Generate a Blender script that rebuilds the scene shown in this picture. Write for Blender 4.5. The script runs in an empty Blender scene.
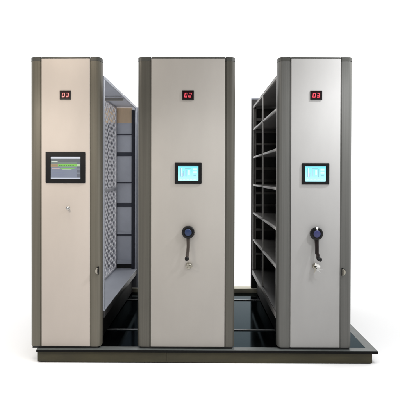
import bpy, bmesh, math, random
from mathutils import Vector, Matrix, Euler
random.seed(7)
S = bpy.context.scene
COL = S.collection
R = math.radians

# ------------------------------------------------------------------ materials
def srgb(*c):
    return tuple(((v/255)/12.92 if v/255 <= .04045 else ((v/255+.055)/1.055)**2.4) for v in c)

def mat(name, base, rough=.5, metal=0, spec=.5, var=.06, vscale=(8, 8, 8), bump=0, bscale=400, rvar=.08, coat=0, streak=None):
    m = bpy.data.materials.new(name); m.use_nodes = True
    nt = m.node_tree; N = nt.nodes; L = nt.links
    p = N['Principled BSDF']
    p.inputs['Metallic'].default_value = metal
    p.inputs['Specular IOR Level'].default_value = spec
    p.inputs['Coat Weight'].default_value = coat
    p.inputs['Coat Roughness'].default_value = .12
    tc = N.new('ShaderNodeTexCoord')
    mp = N.new('ShaderNodeMapping'); mp.inputs['Scale'].default_value = vscale
    L.new(tc.outputs['Object'], mp.inputs['Vector'])
    nz = N.new('ShaderNodeTexNoise'); nz.inputs['Scale'].default_value = 1; nz.inputs['Detail'].default_value = 6
    nz.inputs['Roughness'].default_value = .6
    L.new(mp.outputs['Vector'], nz.inputs['Vector'])
    mix = N.new('ShaderNodeMix'); mix.data_type = 'RGBA'
    mix.inputs['A'].default_value = (*[c*(1-var) for c in base], 1)
    mix.inputs['B'].default_value = (*[min(1, c*(1+var)) for c in base], 1)
    mr0 = N.new('ShaderNodeMapRange'); mr0.inputs['From Min'].default_value = .3; mr0.inputs['From Max'].default_value = .7
    L.new(nz.outputs['Fac'], mr0.inputs['Value'])
    L.new(mr0.outputs['Result'], mix.inputs['Factor'])
    L.new(mix.outputs['Result'], p.inputs['Base Color'])
    mr = N.new('ShaderNodeMapRange')
    mr.inputs['To Min'].default_value = max(.02, rough-rvar); mr.inputs['To Max'].default_value = min(1, rough+rvar)
    nz2 = N.new('ShaderNodeTexNoise'); nz2.inputs['Scale'].default_value = 7; nz2.inputs['Detail'].default_value = 5
    L.new(tc.outputs['Object'], nz2.inputs['Vector'])
    L.new(nz2.outputs['Fac'], mr.inputs['Value']); L.new(mr.outputs['Result'], p.inputs['Roughness'])
    if bump:
        nb = N.new('ShaderNodeTexNoise'); nb.inputs['Scale'].default_value = bscale; nb.inputs['Detail'].default_value = 3
        if streak:
            mp2 = N.new('ShaderNodeMapping'); mp2.inputs['Scale'].default_value = streak
            L.new(tc.outputs['Object'], mp2.inputs['Vector']); L.new(mp2.outputs['Vector'], nb.inputs['Vector']); nb.inputs['Scale'].default_value = 1
        else:
            L.new(tc.outputs['Object'], nb.inputs['Vector'])
        b = N.new('ShaderNodeBump'); b.inputs['Strength'].default_value = bump; b.inputs['Distance'].default_value = .002
        L.new(nb.outputs['Fac'], b.inputs['Height']); L.new(b.outputs['Normal'], p.inputs['Normal'])
    return m

def emit(name, base, strength, em=None):
    m = mat(name, tuple(c*.3 for c in base), .25, var=.02)
    p = m.node_tree.nodes['Principled BSDF']
    p.inputs['Emission Color'].default_value = (*(em or base), 1)
    p.inputs['Emission Strength'].default_value = strength
    return m

M = {}
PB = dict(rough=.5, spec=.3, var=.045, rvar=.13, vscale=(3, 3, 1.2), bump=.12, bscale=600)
M['panel_warm_lit'] = mat('panel_paint_warm_lit', (.465, .414, .370), **PB)  # warm light on the left cabinet put into the panel colour
M['panel_warm_grey'] = mat('panel_paint_warm_grey', (.352, .330, .302), **PB)
M['panel_pale'] = mat('panel_paint_pale_grey', (.362, .355, .345), **PB)
TR = dict(metal=.22, spec=.35, var=.13, vscale=(110, 110, .8), bump=.25, streak=(260, 260, 2))
M['trim'] = mat('bronze_trim', (.084, .079, .066), .40, **TR)
M['trim_warm_lit'] = mat('warm_lit_bronze_trim', (.122, .112, .088), .43, **TR)  # trim bronze with the left cabinet's warm light in its colour
M['trim_grey'] = mat('grey_trim', (.112, .111, .103), .46, **TR)
M['cap'] = mat('trim_cap_plastic', (.050, .050, .043), .45, var=.12, bump=.1)
M['dark'] = mat('dark_steel', (.050, .049, .049), .45, var=.2, vscale=(5, 5, 3), bump=.08)
M['black'] = mat('black_plastic', (.004, .004, .0045), .36, spec=.25, var=.1, bump=.05)
M['gap'] = mat('gap_and_shade_black', (.008, .008, .008), .7, var=.1, bump=.05)  # for gaps, and for shade drawn below the cabinet fronts
M['steel'] = mat('grey_steel', (.50, .53, .60), .38, spec=.5, var=.06, vscale=(4, 4, 3), bump=.06)
M['steel_mid'] = mat('mid_grey_steel', (.56, .59, .67), .4, var=.08, vscale=(4, 4, 3), bump=.06)
M['frame'] = mat('frame_steel', (.29, .28, .265), .4, var=.1, vscale=(4, 4, 3), bump=.06)
M['shelfdark'] = mat('shelf_steel', (.215, .208, .204), .42, var=.14, vscale=(6, 6, 6), bump=.06)
M['mesh'] = mat('mesh_steel', (.80, .80, .84), .38, metal=.1, var=.1, bump=.05)
M['beige'] = mat('beige_board', (.84, .64, .44), .6, var=.06, vscale=(30, 4, 4), bump=.1)
M['chrome'] = mat('chrome', (.46, .46, .45), .22, metal=1, var=.05)
M['brass'] = mat('worn_nickel', (.34, .32, .27), .32, metal=.8, var=.08)
M['blue'] = mat('blue_plastic', (.012, .028, .085), .35, var=.1)
M['indigo'] = mat('indigo_plastic', (.030, .034, .115), .35, var=.1)
M['arm'] = mat('dark_brown_metal', (.014, .009, .008), .28, metal=.3, spec=.6, var=.15)
M['arm_bright'] = mat('burnished_metal', (.085, .070, .060), .3, metal=.6, spec=.6, var=.15)
M['white'] = mat('white_tag', (.78, .77, .74), .5, var=.03)
M['glass'] = mat('glass_deck', (.017, .022, .024), .09, metal=.92, spec=.1, var=.15, vscale=(3, 3, 3), rvar=.04)
M['glass'].node_tree.nodes['Principled BSDF'].inputs['Specular Tint'].default_value = (.545, .59, .615, 1)   # edge tint puts bluish reflected surroundings into the glass colour
M['bar'] = mat('slate_bar', (.045, .050, .072), .45, var=.1, bump=.06)
M['lip'] = mat('lit_lip_steel', (.60, .59, .58), .4, var=.1, bump=.06)  # light falling on the shelf edges put into a paler colour
M['navy'] = mat('navy_channel', (.012, .014, .028), .45, var=.1)
M['shade_steel'] = mat('shaded_steel', (.105, .108, .135), .45, var=.1, vscale=(4, 4, 3), bump=.06)  # darker steel: shade behind the mesh put into the colour
M['edge'] = mat('deck_trim', (.115, .125, .12), .36, spec=.3, metal=.2, var=.1, vscale=(20, 20, 20), bump=.05)
M['slabedge'] = mat('black_edge', (.005, .005, .005), .7, spec=.1, var=.1)
M['fascia'] = mat('bronze_fascia', (.034, .029, .011), .36, spec=.3, var=.28, vscale=(3, 3, 12), bump=.12)
M['rail'] = mat('steel_rail', (.50, .52, .53), .25, metal=.7, var=.08, vscale=(30, 30, 30))
M['kerb'] = mat('pale_kerb', (.66, .63, .50), .5, var=.1, vscale=(10, 10, 10), bump=.1)
M['floor'] = mat('white_floor', (.955, .955, .955), .8, spec=.1, var=.004, vscale=(2, 2, 2))
M['led'] = emit('red_led', (1, .10, .14), .95, (1, .075, .12))
M['led_pale'] = emit('pale_red_led', (1, .2, .2), .85, (1, .17, .17))
M['led_off'] = mat('led_window', (.012, .002, .003), .35, spec=.12, var=.2)

# ------------------------------------------------------------------ mesh helpers
class MB:
    def __init__(s): s.bm = bmesh.new(); s.mats = []
    def mi(s, m):
        if m not in s.mats: s.mats.append(m)
        return s.mats.index(m)
    def box(s, x0, x1, y0, y1, z0, z1, m, bev=0, seg=2):
        b = bmesh.new()
        bmesh.ops.create_cube(b, size=1)
        for v in b.verts:
            v.co = Vector((x0 if v.co.x < 0 else x1, y0 if v.co.y < 0 else y1, z0 if v.co.z < 0 else z1))
        if bev: bmesh.ops.bevel(b, geom=b.edges[:], offset=bev, segments=seg, affect='EDGES', profile=.5)
        s.add(b, m, smooth=bool(bev)); return s
    def add(s, b, m, smooth=False, mtx=None):
        if mtx is not None: b.transform(mtx)
        bmesh.ops.recalc_face_normals(b, faces=b.faces[:])
        i = s.mi(m); mp = {}
        for v in b.verts: mp[v] = s.bm.verts.new(v.co)
        for f in b.faces:
            try:
                nf = s.bm.faces.new([mp[v] for v in f.verts]); nf.material_index = i; nf.smooth = smooth
            except ValueError: pass
        b.free()
    def prism(s, pts, z0, z1, m, smooth=True, axis='Z', bev=0):
        b = bmesh.new()
        lo = [b.verts.new((x, y, z0)) for x, y in pts]; hi = [b.verts.new((x, y, z1)) for x, y in pts]
        n = len(pts)
        b.faces.new(lo[::-1]); b.faces.new(hi)
        for i in range(n): b.faces.new((lo[i], lo[(i+1) % n], hi[(i+1) % n], hi[i]))
        if bev:
            es = [e for e in b.edges if abs(e.verts[0].co.z-e.verts[1].co.z) < 1e-7]
            bmesh.ops.bevel(b, geom=es, offset=bev, segments=2, affect='EDGES')
        mtx = None
        if axis == 'Y':  # pts are x,z ; extrude z0..z1 along y
            mtx = Matrix(((1, 0, 0, 0), (0, 0, 1, 0), (0, 1, 0, 0), (0, 0, 0, 1)))
        s.add(b, m, smooth, mtx); return s
    def lathe(s, prof, c, m, seg=40, axis='Y'):
        # prof: list of (radius, height along axis), axis -Y is towards the viewer
        b = bmesh.new(); rings = []
        for r, h in prof:
            if r < 1e-6: rings.append([b.verts.new((0, 0, h))])
            else: rings.append([b.verts.new((r*math.cos(2*math.pi*k/seg), r*math.sin(2*math.pi*k/seg), h)) for k in range(seg)])
        for a, d in zip(rings, rings[1:]):
            for k in range(seg):
                if len(a) == 1 and len(d) == 1: continue
                if len(a) == 1: b.faces.new((a[0], d[k], d[(k+1) % seg]))
                elif len(d) == 1: b.faces.new((a[k], a[(k+1) % seg], d[0]))
                else: b.faces.new((a[k], a[(k+1) % seg], d[(k+1) % seg], d[k]))
        if axis == 'Y': mt = Matrix.Translation(c) @ Matrix.Rotation(R(90), 4, 'X')
        elif axis == 'X': mt = Matrix.Translation(c) @ Matrix.Rotation(R(90), 4, 'Y')
        else: mt = Matrix.Translation(c)
        s.add(b, m, True, mt); return s
    def tube(s, pts, radii, m, seg=14, flat=1.0):
        # swept round (or flattened in the y direction) tube through points
        b = bmesh.new(); rings = []; n = len(pts)
        P = [Vector(p) for p in pts]
        for i in range(n):
            t = (P[min(i+1, n-1)]-P[max(i-1, 0)]).normalized()
            up = Vector((0, -1, 0)) if abs(t.y) < .9 else Vector((0, 0, 1))
            a = t.cross(up).normalized(); c = a.cross(t).normalized()
            rings.append([b.verts.new(P[i] + radii[i]*(math.cos(2*math.pi*k/seg)*a + flat*math.sin(2*math.pi*k/seg)*c)) for k in range(seg)])
        for a, d in zip(rings, rings[1:]):
            for k in range(seg): b.faces.new((a[k], a[(k+1) % seg], d[(k+1) % seg], d[k]))
        b.faces.new(rings[0][::-1]); b.faces.new(rings[-1])
        s.add(b, m, True); return s
    def ring(s, o, i, y0, y1, m, bev=.0015):
        # rectangular frame: outer and inner (x0,x1,z0,z1), front y0 back y1
        b = bmesh.new()
        def q(r, y): return [b.verts.new(v) for v in ((r[0], y, r[2]), (r[1], y, r[2]), (r[1], y, r[3]), (r[0], y, r[3]))]
        a, c, d, e = q(o, y0), q(i, y0), q(o, y1), q(i, y1)
        for k in range(4):
            j = (k+1) % 4
            b.faces.new((a[k], a[j], c[j], c[k])); b.faces.new((d[k], e[k], e[j], d[j]))
            b.faces.new((a[k], d[k], d[j], a[j])); b.faces.new((c[k], c[j], e[j], e[k]))
        if bev: bmesh.ops.bevel(b, geom=b.edges[:], offset=bev, segments=2, affect='EDGES')
        s.add(b, m, False); return s
    def build(s, name, parent=None, auto=True):
        me = bpy.data.meshes.new(name); s.bm.to_mesh(me); s.bm.free()
        for m in s.mats: me.materials.append(M[m] if isinstance(m, str) else m)
        if auto:
            try: me.set_sharp_from_angle(angle=R(35))
            except Exception: pass
        o = bpy.data.objects.new(name, me); COL.objects.link(o)
        if parent: o.parent = parent
        return o

def thing(name, label, cat, loc, rz=0, group=None):
    o = bpy.data.objects.new(name, None); COL.objects.link(o); o.empty_display_size = .1
    o.location = loc; o.rotation_euler = (0, 0, rz); o['label'] = label; o['category'] = cat
    if group: o['group'] = group
    return o

def dup(o, parent=None):
    c = o.copy(); COL.objects.link(c); c.parent = parent
    for ch in list(o.children): dup(ch, c)
    return c

# measured on the face plane of the cabinets (metres; deck top is z = 0 of a cabinet)
F, D, VX, VY, HC = 486.8, 4.0, 202.0, 176.0, 1.425
def X(px): return (px-VX)*D/F
def Z(py): return HC+(VY-py)*D/F

# ------------------------------------------------------------------ floor
P_TOP = .110
fl = MB(); fl.prism([(-80, -40), (80, -40), (80, 160), (-80, 160)], -.2, 0, 'floor', smooth=False)
floor = fl.build('floor'); floor['kind'] = 'structure'

# ------------------------------------------------------------------ platform
px0, px1, py0, py1 = X(36)*3.97/4, X(378.2)*3.97/4, -.03, 2.10
plat = thing('track_platform', 'low bronze and glass-topped platform with steel tracks, carrying the three tall cabinets', 'platform', (0, 0, 0))
BW = .075
b = MB(); b.box(px0+BW, px1-BW, py0+BW, py1-.155, P_TOP-.02, P_TOP-.001, 'glass'); b.build('deck_glass', plat)
b = MB()
b.prism([(px0, py0), (px1, py0), (px1-BW, py0+BW), (px0+BW, py0+BW)], P_TOP-.012, P_TOP, 'edge', smooth=False)
b.prism([(px1, py0), (px1, py1), (px1-BW, py1-.155), (px1-BW, py0+BW)], P_TOP-.012, P_TOP, 'edge', smooth=False)
b.prism([(px0, py0), (px0+BW, py0+BW), (px0+BW, py1-.155), (px0, py1)], P_TOP-.012, P_TOP, 'edge', smooth=False)
b.build('deck_border', plat)
b = MB(); b.box(px0-.001, px1+.001, py0-.004, py1-.1, P_TOP-.021, P_TOP-.0025, 'slabedge', bev=.002); b.build('deck_edge', plat)
# folded sheet-metal skirt, in four lengths butted end to end
fx1 = X(372.8)*3.98/4; fx0 = X(37)*3.98/4
b = MB()
joints = [fx0, fx0+1.06, fx1]
for a, c in zip(joints, joints[1:]):
    b.box(a+.0006, c-.0006, py0+.012, py0+.03, .006, P_TOP-.0215, 'fascia', bev=.0015)
b.box(fx0, fx0+.02, py0+.031, py1-.05, .006, P_TOP-.0215, 'fascia')
b.box(fx1-.02, fx1, py0+.031, py1-.05, .006, P_TOP-.0215, 'fascia')
b.box(fx0, fx1, py1-.049, py1-.03, .006, P_TOP-.0215, 'fascia')
b.box(fx0+.01, fx1-.01, py0+.032, py1-.05, 0, .0055, 'gap')
b.build('skirt', plat)
for yr in (.495, 1.58):
    b = MB(); b.box(px0+BW+.002, px1-BW-.002, yr-.016, yr-.004, P_TOP-.0008, P_TOP+.006, 'rail', bev=.001)
    b.box(px0+BW+.002, px1-BW-.002, yr+.004, yr+.016, P_TOP-.0008, P_TOP+.006, 'rail', bev=.001)
    b.box(px0+BW+.002, px1-BW-.002, yr-.004, yr+.004, P_TOP-.0008, P_TOP+.0015, 'gap')
    b.build('track_rail', plat)
b = MB(); b.box(px0+.002, px1-.002, py1-.152, py1, P_TOP-.02, P_TOP+.045, 'kerb', bev=.006); b.build('rear_kerb', plat)

# ------------------------------------------------------------------ cabinet pieces
H = 2.40
def trim_profile(xi, xo):
    # xi: inner edge next to the panel, xo: outer side; rounded outer corner, shallow groove near the panel
    sg = 1 if xo > xi else -1
    w = abs(xo-xi); r = min(.036, w*.45)
    pts = [(0, .092), (0, .010), (.003, .006), (.012, .006), (.013, .0045), (.013, .0)]
    pts = [(0, .092), (0, .004), (.010, .004), (.0115, .0)]
    for k in range(9):
        a = k/8*math.pi/2
        pts.append((w-r+r*math.sin(a), r*1.25*(1-math.cos(a))))
    pts += [(w, .092)]
    pts = [(xi+sg*x, y) for x, y in pts]
    return pts if sg > 0 else pts[::-1]

def edge_trim(root, xi, xo, m):
    pr = trim_profile(xi, xo)
    b = MB(); b.prism(pr, .016, H-.034, m); t = b.build('edge_trim', root)
    cx = (xi+xo)/2
    cp = [(cx+(x-cx)*1.012, .046+(y-.046)*1.015) for x, y in pr]
    b = MB(); b.prism(cp, H-.0335, H, 'cap', bev=.004); b.build('trim_cap', t)
    return t

SEG = {'0': 'abcdef', '2': 'abged', '3': 'abgcd'}
def digit(ch, x, z, w, h, parent, m):
    t = h*.15; b = MB(); sl = .10
    def seg(x0, x1, z0, z1):
        q = [(x0, z0), (x1, z0), (x1, z1), (x0, z1)]
        b.prism([(x+px+sl*pz, z+pz) for px, pz in q], -.0082, -.0068, m, smooth=False, axis='Y')
    g = .0006
    G = {'a': (t*.6, w-t*.6, h-t, h), 'd': (t*.6, w-t*.6, 0, t), 'g': (t*.6, w-t*.6, h/2-t/2, h/2+t/2),
         'b': (w-t, w, h/2+g, h-g), 'c': (w-t, w, g, h/2-g), 'e': (0, t, g, h/2-g), 'f': (0, t, h/2+g, h-g)}
    for s_ in SEG[ch]: seg(*G[s_])
    return b.build('digit', parent)

def display(root, cx, r, text, m):
    x0, x1, z1, z0 = X(r[0])-cx, X(r[1])-cx, Z(r[2]), Z(r[3])
    b = MB(); e = .006
    b.ring((x0, x1, z0, z1), (x0+e, x1-e, z0+e, z1-e), -.0095, -.003, 'black', bev=.001)
    b.box(x0+e-.001, x1-e+.001, -.0065, -.004, z0+e-.001, z1-e+.001, 'led_off')
    d = b.build('number_display', root)
    w, h = x1-x0, z1-z0
    dw, dh = w*.25, h*.50
    for k, ch in enumerate(text):
        digit(ch, x0+w*(.18+.35*k), z0+h*.25, dw, dh, d, m)
    return d

def touch_screen(root, cx, o, i, kind):
    ox0, ox1, oz1, oz0 = X(o[0])-cx, X(o[1])-cx, Z(o[2]), Z(o[3])
    ix0, ix1, iz1, iz0 = X(i[0])-cx, X(i[1])-cx, Z(i[2]), Z(i[3])
    b = MB(); b.ring((ox0, ox1, oz0, oz1), (ix0, ix1, iz0, iz1), -.0125, -.003, 'black', bev=.0025)
    b.build_ = None
    ts = b.build('touch_screen', root)
    w, h = ix1-ix0, iz1-iz0
    b = MB()
    lay = [0]
    def rect(u0, u1, v0, v1, m, lv):
        y = -.0075-.0006*lv
        b.box(ix0+u0*w-(.001 if lv == 0 else 0), ix0+u1*w+(.001 if lv == 0 else 0), y, y+.0007, iz0+v0*h-(.001 if lv == 0 else 0), iz0+v1*h+(.001 if lv == 0 else 0), m)
    if kind == 'list':
        rect(0, 1, 0, 1, EM('scr_lilac', (120, 127, 142)), 0)
        rect(0, 1, .92, 1, EM('scr_white', (198, 203, 214)), 1)
        rect(0, 1, .76, .92, EM('scr_grey', (96, 101, 104)), 1)
        rect(.02, .23, .77, .815, EM('scr_pill', (190, 200, 190)), 2)
        rect(0, .87, .68, .745, EM('scr_slate', (112, 122, 118)), 1)
        rect(.25, .87, .555, .655, EM('scr_green', (122, 184, 84)), 2)
        rect(0, .24, .535, .67, EM('scr_orange', (150, 132, 108)), 2)
        rect(.05, .21, .575, .60, EM('scr_rust', (132, 100, 78)), 3)
        for q in range(7):
            rect(.28+.075*q, .28+.075*q+.045, .59, .615, EM('scr_dkgreen', (80, 120, 60)), 3)
        rect(.03, .30, .455, .49, EM('scr_rose', (178, 160, 160)), 2)
        rect(.33, .80, .445, .505, EM('scr_green2', (118, 170, 96)), 2)
        rect(.38, .70, .43, .444, EM('scr_pale', (180, 205, 170)), 2)
        rect(.87, 1, .07, .74, EM('scr_col', (98, 102, 112)), 1)
        rect(.89, .985, .56, .67, EM('scr_key', (170, 190, 158)), 2)
        rect(.89, .985, .40, .47, EM('scr_key2', (118, 124, 134)), 2)
        rect(.89, .985, .22, .29, EM('scr_key2', (118, 124, 134)), 2)
        rect(0, 1, 0, .055, EM('scr_foot', (184, 190, 204)), 1)
        for q in range(4):
            rect(.06, .55-.09*(q % 2), .36-.075*q, .37-.075*q, EM('scr_txt', (120, 124, 150)), 2)
    else:
        rect(0, 1, 0, 1, screen_mat(ix0, ix1, iz0, iz1, kind), 0)
        ink, lt, pk = EM('scr_ink', (136, 192, 208)), EM('scr_lt', (206, 244, 250)), EM('scr_pk', (176, 196, 222))
        a = .10 if kind == 'b' else .08
        rect(a, a+.05, .30, .86, ink, 1); rect(a+.055, a+.09, .32, .84, lt, 1)
        rect(.34, .62, .80, .86, ink, 1)
        rect(.36, .39, .33, .80, pk, 1); rect(.42, .445, .30, .72, ink, 1)
        rect(.63, .66, .30, .80, ink, 1); rect(.49, .58, .40, .74, lt, 1)
        rect(.74, .93, .70, .82, lt, 1); rect(.74, .93, .50, .62, lt, 1); rect(.76, .90, .34, .40, ink, 1)
        for q in range(5): rect(.08+.17*q, .19+.17*q, .08, .13, lt, 1)
        rect(.18, .24, .28, .52, pk, 2); rect(.26, .28, .34, .66, ink, 2)
        rect(.02, .98, .935, .985, EM('scr_bar', (124, 208, 224)), 1)
    b.build('screen', ts)

_em = {}
def EM(n, c):
    if n not in _em: _em[n] = emit(n, srgb(*c), .85)
    return _em[n]
def screen_mat(x0, x1, z0, z1, kind):
    m = emit('lcd_'+kind, (.2, .8, .9), .92)
    nt = m.node_tree; N = nt.nodes; L = nt.links; p = N['Principled BSDF']
    tc = N.new('ShaderNodeTexCoord'); sp = N.new('ShaderNodeSeparateXYZ'); L.new(tc.outputs['Object'], sp.inputs[0])
    nz = N.new('ShaderNodeTexNoise'); nz.inputs['Scale'].default_value = 22; nz.inputs['Detail'].default_value = 2
    L.new(tc.outputs['Object'], nz.inputs['Vector'])
    mr = N.new('ShaderNodeMapRange'); mr.inputs['From Min'].default_value = z0; mr.inputs['From Max'].default_value = z1
    L.new(sp.outputs['Z'], mr.inputs['Value'])
    ad = N.new('ShaderNodeMath'); ad.operation = 'MULTIPLY_ADD'; ad.inputs[1].default_value = .35
    L.new(nz.outputs['Fac'], ad.inputs[0]); L.new(mr.outputs['Result'], ad.inputs[2])
    sb = N.new('ShaderNodeMath'); sb.operation = 'SUBTRACT'; sb.inputs[1].default_value = .17; L.new(ad.outputs[0], sb.inputs[0])
    cr = N.new('ShaderNodeValToRGB'); L.new(sb.outputs[0], cr.inputs[0])
    cr.color_ramp.elements[0].color = (*srgb(196, 246, 248), 1); cr.color_ramp.elements[1].color = (*srgb(112, 216, 232), 1)
    e = cr.color_ramp.elements.new(.45); e.color = (*srgb(168, 232, 244), 1)
    L.new(cr.outputs[0], p.inputs['Emission Color'])
    return m

def crank(root, cx, c, capm, kind):
    x, z = X(c[0])-cx, Z(c[1])
    b = MB()
    b.lathe([(0, .002), (.022, .002), (.022, .012), (.030, .013)], Vector((x, 0, z)), 'dark')
    Rr = .0515
    b.lathe([(0, .014), (Rr-.006, .014), (Rr, .018), (Rr, .036), (Rr-.002, .042), (Rr-.008, .046), (Rr-.016, .0465), (Rr-.018, .044), (0, .044)], Vector((x, 0, z)), 'black', seg=56)
    # finger grips round the rim
    for k in range(18):
        a = 2*math.pi*k/18
        b.tube([(x+Rr*math.cos(a), -.020, z+Rr*math.sin(a)), (x+Rr*math.cos(a), -.036, z+Rr*math.sin(a))], [.0030, .0030], 'black', seg=8)
    ck = b.build('crank_handle', root)
    b = MB(); b.lathe([(0, .0442), (.028, .0442), (.028, .048), (.0255, .0505), (.012, .0525), (0, .053)], Vector((x, 0, z)), capm, seg=40); b.build('centre_cap', ck)
    if kind == 'c':
        b = MB(); b.prism([(x-.010, z+.054), (x+.0105, z+.0545), (x+.0055, z+.036), (x-.003, z+.036)], -.0485, -.030, 'white', axis='Y', smooth=False, bev=.001); b.build('pointer', ck)
        ex, ez = X(316.3)-cx, Z(257.3)
    else:
        ex, ez = X(187.4)-cx, Z(257.4)
    b = MB()
    pts = [(x+.001, -.028, z-.040), (x+.001, -.034, z-.075), (x+.001, -.043, z-.115), (x-.001, -.050, z-.155), (ex+.001, -.054, ez+.028), (ex, -.055, ez+.002)]
    b.tube(pts, ([.0185, .0165, .0155, .0155, .015, .0135] if kind == 'c' else [.0165, .0145, .0135, .0135, .0135, .0115]), 'arm' if kind == 'c' else 'arm_bright', flat=.45, seg=18)
    b.build('arm', ck)
    b = MB()
    if kind == 'c':
        b.tube([(ex-.006, -.056, ez+.004), (ex+.004, -.063, ez), (ex+.011, -.070, ez-.003), (ex+.020, -.078, ez-.006), (ex+.025, -.082, ez-.008)], [.010, .0155, .0165, .0155, .008], 'black', seg=18)
    else:
        b.lathe([(0, .048), (.010, .050), (.0165, .058), (.0175, .070), (.0165, .082), (.010, .090), (0, .092)], Vector((ex-.001, 0, ez)), 'black', seg=28)
    b.build('grip', ck)
    return ck

def lock(root, cx, c, r):
    x, z = X(c[0])-cx, Z(c[1])
    b = MB(); b.lathe([(0, .0025), (r, .0025), (r, .012), (r*.92, .016), (r*.72, .018), (r*.62, .0165), (r*.6, .022), (r*.52, .024), (0, .024)], Vector((x, 0, z)), 'brass', seg=36)
    lk = b.build('lock', root)
    b = MB(); b.box(x-r*.42, x+r*.42, -.0252, -.0235, z-.0022, z+.0022, 'black'); b.build('keyhole', lk)
    return Vector((x, -.024, z))

def latch(root, cx, c, flip):
    x, z = X(c[0])-cx, Z(c[1]); r = .028
    pts = []
    for k in range(17):
        a = math.pi/2 + math.pi*k/16
        pts.append((x+flip*(r*.95*math.cos(a)+r*.45), z+r*math.sin(a)*(1.05 if a < math.pi else .92)))
    b = MB(); b.prism([(x-flip*.6*0+flip*(px-x)*1.22/flip if False else x+(px-x)*1.2, z+(pz-z)*1.16) for px, pz in pts], -.004, .006, 'black', axis='Y', bev=.0015)
    lt = b.build('side_latch', root)
    b = MB(); b.prism(pts, -.024, -.0045, 'brass', axis='Y', bev=.007); b.build('button', lt)

def post(root, x0, x1, y0, y1, z1, m='frame', z0=.15):
    # slotted steel upright
    b = MB(); b.box(min(x0, x1), max(x0, x1), y0, y1, z0, z1, m, bev=.002)
    return b.build('post', root)

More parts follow.
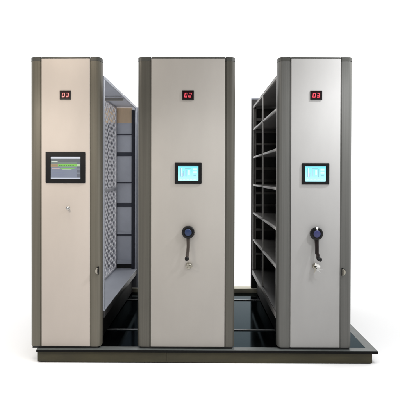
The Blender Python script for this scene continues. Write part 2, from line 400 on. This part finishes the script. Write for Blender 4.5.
# ------------------------------------------------------------------ cabinet
BY0, BY1 = .098, 1.955          # shelving body behind the front cover
GROUP = 'mobile shelving cabinets on the platform'
def cabinet(label, xl, xr, pl, prr, rz, panel, trim, body_top, divider, rear_top):
    cx = (xl+xr)/2
    root = thing('mobile_shelving_cabinet', label, 'shelving cabinet', (cx, 0, P_TOP), rz, GROUP)
    l, r, p0, p1 = xl-cx, xr-cx, pl-cx, prr-cx
    # front cover
    b = MB(); b.box(p0+.0015, p1-.0015, -.004, .010, .017, H-.012, panel, bev=.0035, seg=3); 
    b.build('front_panel', root)
    b = MB(); b.box(p0+.001, p1-.001, .0115, .091, .016, H-.0125, 'dark'); b.box(p0+.002, p1-.002, -.001, .0105, H-.0115, H-.001, 'cap', bev=.0015)
    b.box(l+.02, r-.02, .004, .09, .0005, .0155, 'gap'); b.build('front_housing', root)  # black plinth strip stands in for the shade under the front
    edge_trim(root, p0, l, trim); edge_trim(root, p1, r, trim)
    # chassis, tray, roof
    ex = .007 if divider == 'mesh' else -.002
    bl, br = l-ex, r+ex
    b = MB(); b.box(bl+.05, br-.05, BY0, BY1-.03, .0075, .19, 'gap', bev=.003); b.build('chassis', root)
    T = .20
    z_t = .29
    open_ = divider == 'mesh'
    tm = 'steel' if open_ else 'dark'
    b = MB(); b.box(bl-.004, br+.004, BY0+.002, BY1, z_t-.008, z_t, tm, bev=.002)
    for xs, sg in ((bl-.004, 1), (br+.004, -1)):
        b.box(min(xs, xs+sg*.014), max(xs, xs+sg*.014), BY0+.002, BY1, z_t-.062, z_t-.0085, 'shelfdark' if not open_ else 'dark', bev=.002)
    b.build('bottom_shelf', root)
    b = MB(); b.box(bl, br, BY0, BY1, body_top-.006, body_top, 'steel_mid' if open_ else 'shelfdark')
    for xs, sg in ((bl, 1), (br, -1)):
        b.box(min(xs, xs+sg*.018), max(xs, xs+sg*.018), BY0, BY1, body_top-.026, body_top-.0065, 'steel' if open_ else 'frame', bev=.002)
    b.build('roof', root)
    if open_:
        ym = 1.12
        b = MB(); b.box(bl+.02, br-.02, ym-.02, ym+.02, body_top-.05, body_top-.0265, 'frame'); b.build('roof_beam', root)
    # uprights
    ys = [BY0, (BY0+BY1)/2-.02, BY1-.04]
    for k, y in enumerate(ys):
        if open_ and k == 1: continue
        for x, sg in ((bl, 1), (br, -1)):
            post(root, x, x+sg*(.013 if k == 1 else .018), y, y+.030, body_top-.0270, m='steel' if open_ else 'frame', z0=z_t)
    # rear end wall
    b = MB()
    if open_:
        b.box(bl, br+.030, BY1+.001, BY1+.03, .055, 2.070, 'steel_mid')
        b.box(bl, br+.030, BY1+.0305, BY1+.036, .055, body_top, 'steel_mid')
        b.build('end_wall', root)
        b = MB(); b.box(bl+.002, br-.062, BY1+.004, BY1+.030, 2.0705, body_top-.008, 'beige'); b.build('header_board', root)
        mx = X(75.5)-X(67.5)-.02
        xa, xb = mx+.012, br-.062
        b = MB(); b.box(bl+.022, mx-.02, BY1-.004, BY1+.0005, z_t+.001, 2.0695, 'shade_steel'); b.build('shade_board', root)  # added board, coloured dark for the shade behind the mesh
        for z0, z1, yy, m in ((1.925, 1.935, .008, 'bar'), (1.665, 1.712, .004, 'bar'), (1.335, 1.347, .006, 'bar'), (1.045, 1.092, .004, 'bar'),
                              (.715, .735, .012, 'steel'), (.69, .713, .004, 'bar'), (.345, .395, .016, 'steel'), (.297, .344, .004, 'gap')):
            b = MB(); b.box(xa, xb, BY1-yy, BY1+.0005, z0, z1, m); b.build('cross_bar', root)
        b = MB(); b.box(br-.061, br-.024, BY1-.03, BY1+.0005, z_t+.001, body_top-.04, 'navy'); b.build('dark_channel', root)
    else:
        b.box(l-.012, r+.012, BY1+.001, BY1+.05, .055, rear_top, 'dark', bev=.003)
        b.build('end_wall', root)
        b = MB(); b.box(l-.014, r+.014, BY1+.0005, BY1+.052, rear_top+.0005, rear_top+.02, 'steel_mid', bev=.002); b.build('end_cap', root)
        for x0_, x1_ in ((bl+.022, -.02), (.02, br-.022)):
            for k in range(13):
                z = .46+k*.149
                b = MB(); b.box(x0_+.02, x1_-.0, BY1-.018, BY1+.0005, z, z+.030, 'frame' if k % 2 else 'shelfdark', bev=.002); b.build('rung', root)
            b = MB(); b.box(x0_+.0195, x0_+.075, BY1-.004, BY1, z_t+.002, body_top-.03, 'gap'); b.build('slot_strip', root)
            b = MB(); b.box(x0_+.001, x0_+.019, BY1-.03, BY1, z_t+.002, body_top-.03, 'frame'); b.build('rung_post', root)
    # centre divider
    if open_:
        mx = -.02+X(75.5)-X(67.5)
        z0, z1 = z_t+.002, 2.262
        b = MB(); ya, yb = BY0+.01, BY1-.002
        zs = 1.265
        def fr(a0, a1, c0, c1): b.box(mx-.009, mx+.009, a0, a1, c0, c1, 'mesh', bev=.002)
        fr(ya, ya+.022, z0, z1); fr(yb-.022, yb, z0, z1)
        fr(ya+.0225, yb-.0225, z1-.022, z1); fr(ya+.0225, yb-.0225, z0, z0+.022)
        fr(ya+.0225, yb-.0225, zs-.018, zs+.018)
        dv = b.build('mesh_divider', root)
        b = MB(); cy, cz = .084, .088
        for za, zb in ((z0+.022, zs-.018), (zs+.018, z1-.022)):
            n = int(round((zb-za)/cz)); c2 = (zb-za)/n; mY = int(round((yb-ya-.044)/cy)); c1 = (yb-ya-.044)/mY
            for i in range(mY):
                for j in range(n):
                    y0 = ya+.022+i*c1; zz = za+j*c2
                    # one diamond, two strands crossing each cell edge to edge
                    for (s0, s1) in (((y0, zz+c2/2), (y0+c1/2, zz+c2)), ((y0+c1/2, zz+c2), (y0+c1, zz+c2/2)), ((y0, zz+c2/2), (y0+c1/2, zz)), ((y0+c1/2, zz), (y0+c1, zz+c2/2))):
                        dy, dz = s1[0]-s0[0], s1[1]-s0[1]; ln = math.hypot(dy, dz); ny, nz_ = -dz/ln*.0044, dy/ln*.0044
                        bb = bmesh.new()
                        vs = []
                        for xx in (mx-.0022, mx+.0022):
                            vs.append([bb.verts.new((xx, yy, zq)) for yy, zq in ((s0[0]+ny, s0[1]+nz_), (s1[0]+ny, s1[1]+nz_), (s1[0]-ny, s1[1]-nz_), (s0[0]-ny, s0[1]-nz_))])
                        A, B = vs
                        bb.faces.new(A[::-1]); bb.faces.new(B)
                        for k in range(4): bb.faces.new((A[k], A[(k+1) % 4], B[(k+1) % 4], B[k]))
                        b.add(bb, 'mesh')
        b.build('diamond_mesh', dv)
    else:
        b = MB(); b.box(-.006, .006, BY0+.005, BY1-.001, z_t+.001, body_top-.028, 'dark'); b.build('centre_divider', root)
        # five shelf levels, two bays, both sides
        for z in (2.0, 1.66, 1.325, .985, .66):
            for y0, y1 in ((BY0+.002, ys[1]+.017), (ys[1]+.019, BY1-.02)):
                for x0_, x1_, e0 in ((bl+.0205, -.0065, bl+.0205), (.0065, br-.0205, br-.0205)):
                    sg = 1 if e0 < 0 else -1
                    b = MB(); b.box(x0_, x1_, y0, y1, z-.006, z, 'shelfdark')
                    s = b.build('shelf', root)
                    b = MB(); b.box(min(e0-sg*.0195, e0-sg*.0005), max(e0-sg*.0195, e0-sg*.0005), y0+.037 if y0 < .5 else y0+.019, y1-.02 if y0 > .5 else y1-.018, z-.018, z+.001, 'lip', bev=.0015)
                    b.build('front_lip', s)
    return root, cx

xlA, xrA = X(31.4)*4.05/4, X(102.7)*4.085/4
A, cA = cabinet('leftmost tall cabinet, panel tinted as warmly lit, large wide screen, open mesh-backed side and no crank', xlA, xrA, X(41), X(90), R(-.85), 'panel_warm_lit', 'trim_warm_lit', 2.265, 'mesh', 2.262)
xlB, xrB = X(138.2)*4.045/4, X(234.7)*4.04/4
B, cB = cabinet('widest tall cabinet, in the middle, with greyish panel, small cyan screen and crank handle', xlB, xrB, X(151), X(225), 0, 'panel_warm_grey', 'trim', 2.275, 'solid', 2.36)
xlC, xrC = X(276.6)*4.08/4, X(351.0)*4.035/4
C, cC = cabinet('rightmost tall cabinet, pale panel, silver-grey edges, crank handle and exposed dark shelves', xlC, xrC, X(290.6), X(340), R(.28), 'panel_pale', 'trim_grey', 2.275, 'solid', 2.36)

display(A, cA, (59.7, 70.9, 90.9, 99.9), '03', 'led_pale')
display(B, cB, (182.1, 193.6, 90.7, 100.0), '02', 'led')
display(C, cC, (309.7, 321.4, 90.8, 99.9), '03', 'led')
touch_screen(A, cA, (45.5, 85.4, 152.4, 183.3), (50.7, 80.6, 157.0, 179.2), 'list')
touch_screen(B, cB, (174.8, 201.6, 162.8, 183.7), (178.0, 198.4, 165.8, 181.0), 'b')
touch_screen(C, cC, (301.6, 328.8, 163.1, 184.0), (304.8, 325.4, 165.7, 181.2), 'c')
crank(B, cB, (188.4, 231.9), 'blue', 'b')
crank(C, cC, (315.7, 233.0), 'indigo', 'c')
lkB = lock(B, cB, (189.2, 265.6), .027)
lkC = lock(C, cC, (315.2, 265.6), .023)
latch(A, cA, (97.3, 271.2), 1)
latch(C, cC, (343.6, 271.8), -1)
# small push lock on A
b = MB(); xk, zk = X(68)-cA, Z(208.4)
b.lathe([(0, .003), (.014, .003), (.014, .010), (.010, .013), (.0085, .030), (.0095, .034), (.0095, .040), (.007, .043), (0, .044)], Vector((xk, 0, zk)), 'chrome', seg=28); b.build('push_lock', A)

# keys left in the two locks: things of their own
def key_mesh(b, o, length, ang, m='chrome', sc=1.0):
    # flat key in the xz plane turned by ang
    pts = []
    for k in range(13):
        a = R(40)+R(280)*k/12
        pts.append((.011*math.cos(a), .011*math.sin(a)))
    pts += [(.012, -.0035), (length, -.0035), (length+.003, 0), (length-.004, .0035), (length-.010, .002), (length-.014, .0035), (.012, .0035)]
    ca, sa = math.cos(ang), math.sin(ang)
    pts = [(o[0]+sc*(x*ca-z*sa), o[2]+sc*(x*sa+z*ca)) for x, z in pts]
    b.prism(pts, o[1]-.0012, o[1]+.0012, m, smooth=False, axis='Y')

kb = thing('key', 'small dull key sticking out of the lock on the wide middle cabinet', 'key', B.matrix_basis @ lkB)
b = MB(); b.box(-.0012, .0012, -.022, 0, -.004, .004, 'brass')
b.tube([(0, -.020, 0), (.010, -.024, .0), (.020, -.026, -.001), (.030, -.026, -.002)], [.005, .006, .008, .006], 'brass', seg=12, flat=.6)
b.build('key_blade', kb)
MC = Matrix.Translation(C.location) @ Matrix.Rotation(C.rotation_euler.z, 4, 'Z')
kc = thing('key_bunch', 'bunch of silver keys with white tag hanging from the lock of the rightmost cabinet', 'keys', MC @ lkC)
b = MB(); b.box(-.0012, .0012, -.020, 0, -.004, .004, 'chrome')
b.lathe([(0, -.004), (.011, -.004), (.013, -.001), (.013, .001), (.011, .004), (0, .004)], Vector((0, -.026, .002)), 'chrome', seg=20, axis='X'); b.build('lock_key', kc)
b = MB(); pts = [(.016*math.cos(t)+.012, -.031, .016*math.sin(t)-.006) for t in [2*math.pi*k/24 for k in range(25)]]
b.tube(pts, [.0016]*25, 'chrome', seg=8); b.build('ring', kc)
b = MB(); b.prism([(-.012, .034), (.012, .026), (.030, .004), (.022, -.014), (.004, -.010), (-.016, .018)], -.037, -.034, 'white', axis='Y', smooth=False, bev=.001); b.build('tag', kc)
for k, (ang, dx, dz, yy) in enumerate(((R(-12), .014, -.012, -.040), (R(-50), .006, -.018, -.043), (R(-115), -.006, -.016, -.033))):
    b = MB(); key_mesh(b, (dx, yy, dz), .034, ang, 'chrome' if k != 2 else 'brass'); b.build('loose_key', kc)

# ------------------------------------------------------------------ light
WORLD_BRIGHT, WORLD_DARK = 1.32, .16
w = bpy.data.worlds.new('World'); S.world = w; w.use_nodes = True
nt = w.node_tree; bg = nt.nodes['Background']; bg.inputs[1].default_value = 1
# white all round; dark area behind the camera added to deepen contrast
tc = nt.nodes.new('ShaderNodeTexCoord'); dt = nt.nodes.new('ShaderNodeVectorMath'); dt.operation = 'DOT_PRODUCT'
dt.inputs[1].default_value = Vector((0, -1, .10)).normalized(); nt.links.new(tc.outputs['Generated'], dt.inputs[0])
mr = nt.nodes.new('ShaderNodeMapRange'); mr.interpolation_type = 'SMOOTHSTEP'
mr.inputs['From Min'].default_value = .35; mr.inputs['From Max'].default_value = .72
mr.inputs['To Min'].default_value = WORLD_BRIGHT; mr.inputs['To Max'].default_value = WORLD_DARK
nt.links.new(dt.outputs['Value'], mr.inputs['Value']); nt.links.new(mr.outputs['Result'], bg.inputs[0])

def area(name, loc, target, size, power, color, shape='DISK'):
    l = bpy.data.lights.new(name, 'AREA'); l.shape = shape; l.size = size; l.energy = power; l.color = color
    o = bpy.data.objects.new(name, l); COL.objects.link(o); o.location = loc
    o.rotation_euler = (Vector(target)-Vector(loc)).to_track_quat('-Z', 'Y').to_euler(); return o
def point(name, loc, power, color, rad):
    l = bpy.data.lights.new(name, 'POINT'); l.energy = power; l.color = color; l.shadow_soft_size = rad
    o = bpy.data.objects.new(name, l); COL.objects.link(o); o.location = loc; return o
def spot(name, loc, target, power, color, rad, cone):
    l = bpy.data.lights.new(name, 'SPOT'); l.energy = power; l.color = color; l.shadow_soft_size = rad; l.spot_size = R(cone); l.spot_blend = 1
    o = bpy.data.objects.new(name, l); COL.objects.link(o); o.location = loc
    o.rotation_euler = (Vector(target)-Vector(loc)).to_track_quat('-Z', 'Y').to_euler(); return o
area('overhead_fill', (0, -.5, 6.5), (0, .6, 0), 6, 155, (1, .99, .98))  # added fill lamp, keeps the floor white
point('warm_downlight', (-1.30, -.75, 2.85), 19, (1, .86, .70), .06)
spot('warm_fill_spot', (-1.75, -1.6, 2.4), (-1.25, 0, 1.15), 88, (1, .91, .80), .12, 75)  # added second warm lamp, lifts the left panel lower down
spot('cool_downlight', (2.60, -.62, 4.0), (.45, 0, 1.55), 530, (.96, .975, 1), .06, 44)
spot('middle_fill_spot', (-.05, -1.7, 2.5), (-.12, 0, 1.35), 34, (1, .985, .95), .12, 52)  # added fill lamp, brightens the middle panel
spot('cool_fill_spot', (1.75, -1.3, 2.75), (1.00, 0, 1.22), 98, (.95, .97, 1), .12, 75)  # added second cool lamp, lifts the right panel at mid height

# ------------------------------------------------------------------ camera
cam = bpy.data.cameras.new('camera'); co = bpy.data.objects.new('camera', cam); COL.objects.link(co); S.camera = co
cam.sensor_width = 36; cam.lens = F/400*36; cam.clip_end = 500; cam.clip_start = .05
co.location = (0, -D, P_TOP+HC)
E = Matrix.Rotation(R(.42), 4, 'Z') @ Matrix.Rotation(R(90-.46), 4, 'X') @ Matrix.Rotation(R(.13), 4, 'Z')
co.rotation_euler = E.to_euler()
d = E.to_3x3().inverted() @ Vector((0, 1, 0))
u, v = F*d.x/-d.z, F*d.y/-d.z        # offset of the depth vanishing point from the axis, in px
# wanted: (VX-200, 200-VY)
cam.shift_x = (u-(VX-200))/400
cam.shift_y = (v-(200-VY))/400

S.view_settings.view_transform = 'Standard'; S.view_settings.look = 'None'
S.view_settings.exposure = 0; S.view_settings.gamma = 1
S.cycles.max_bounces = 8; S.cycles.sample_clamp_indirect = 6; S.cycles.use_denoising = True
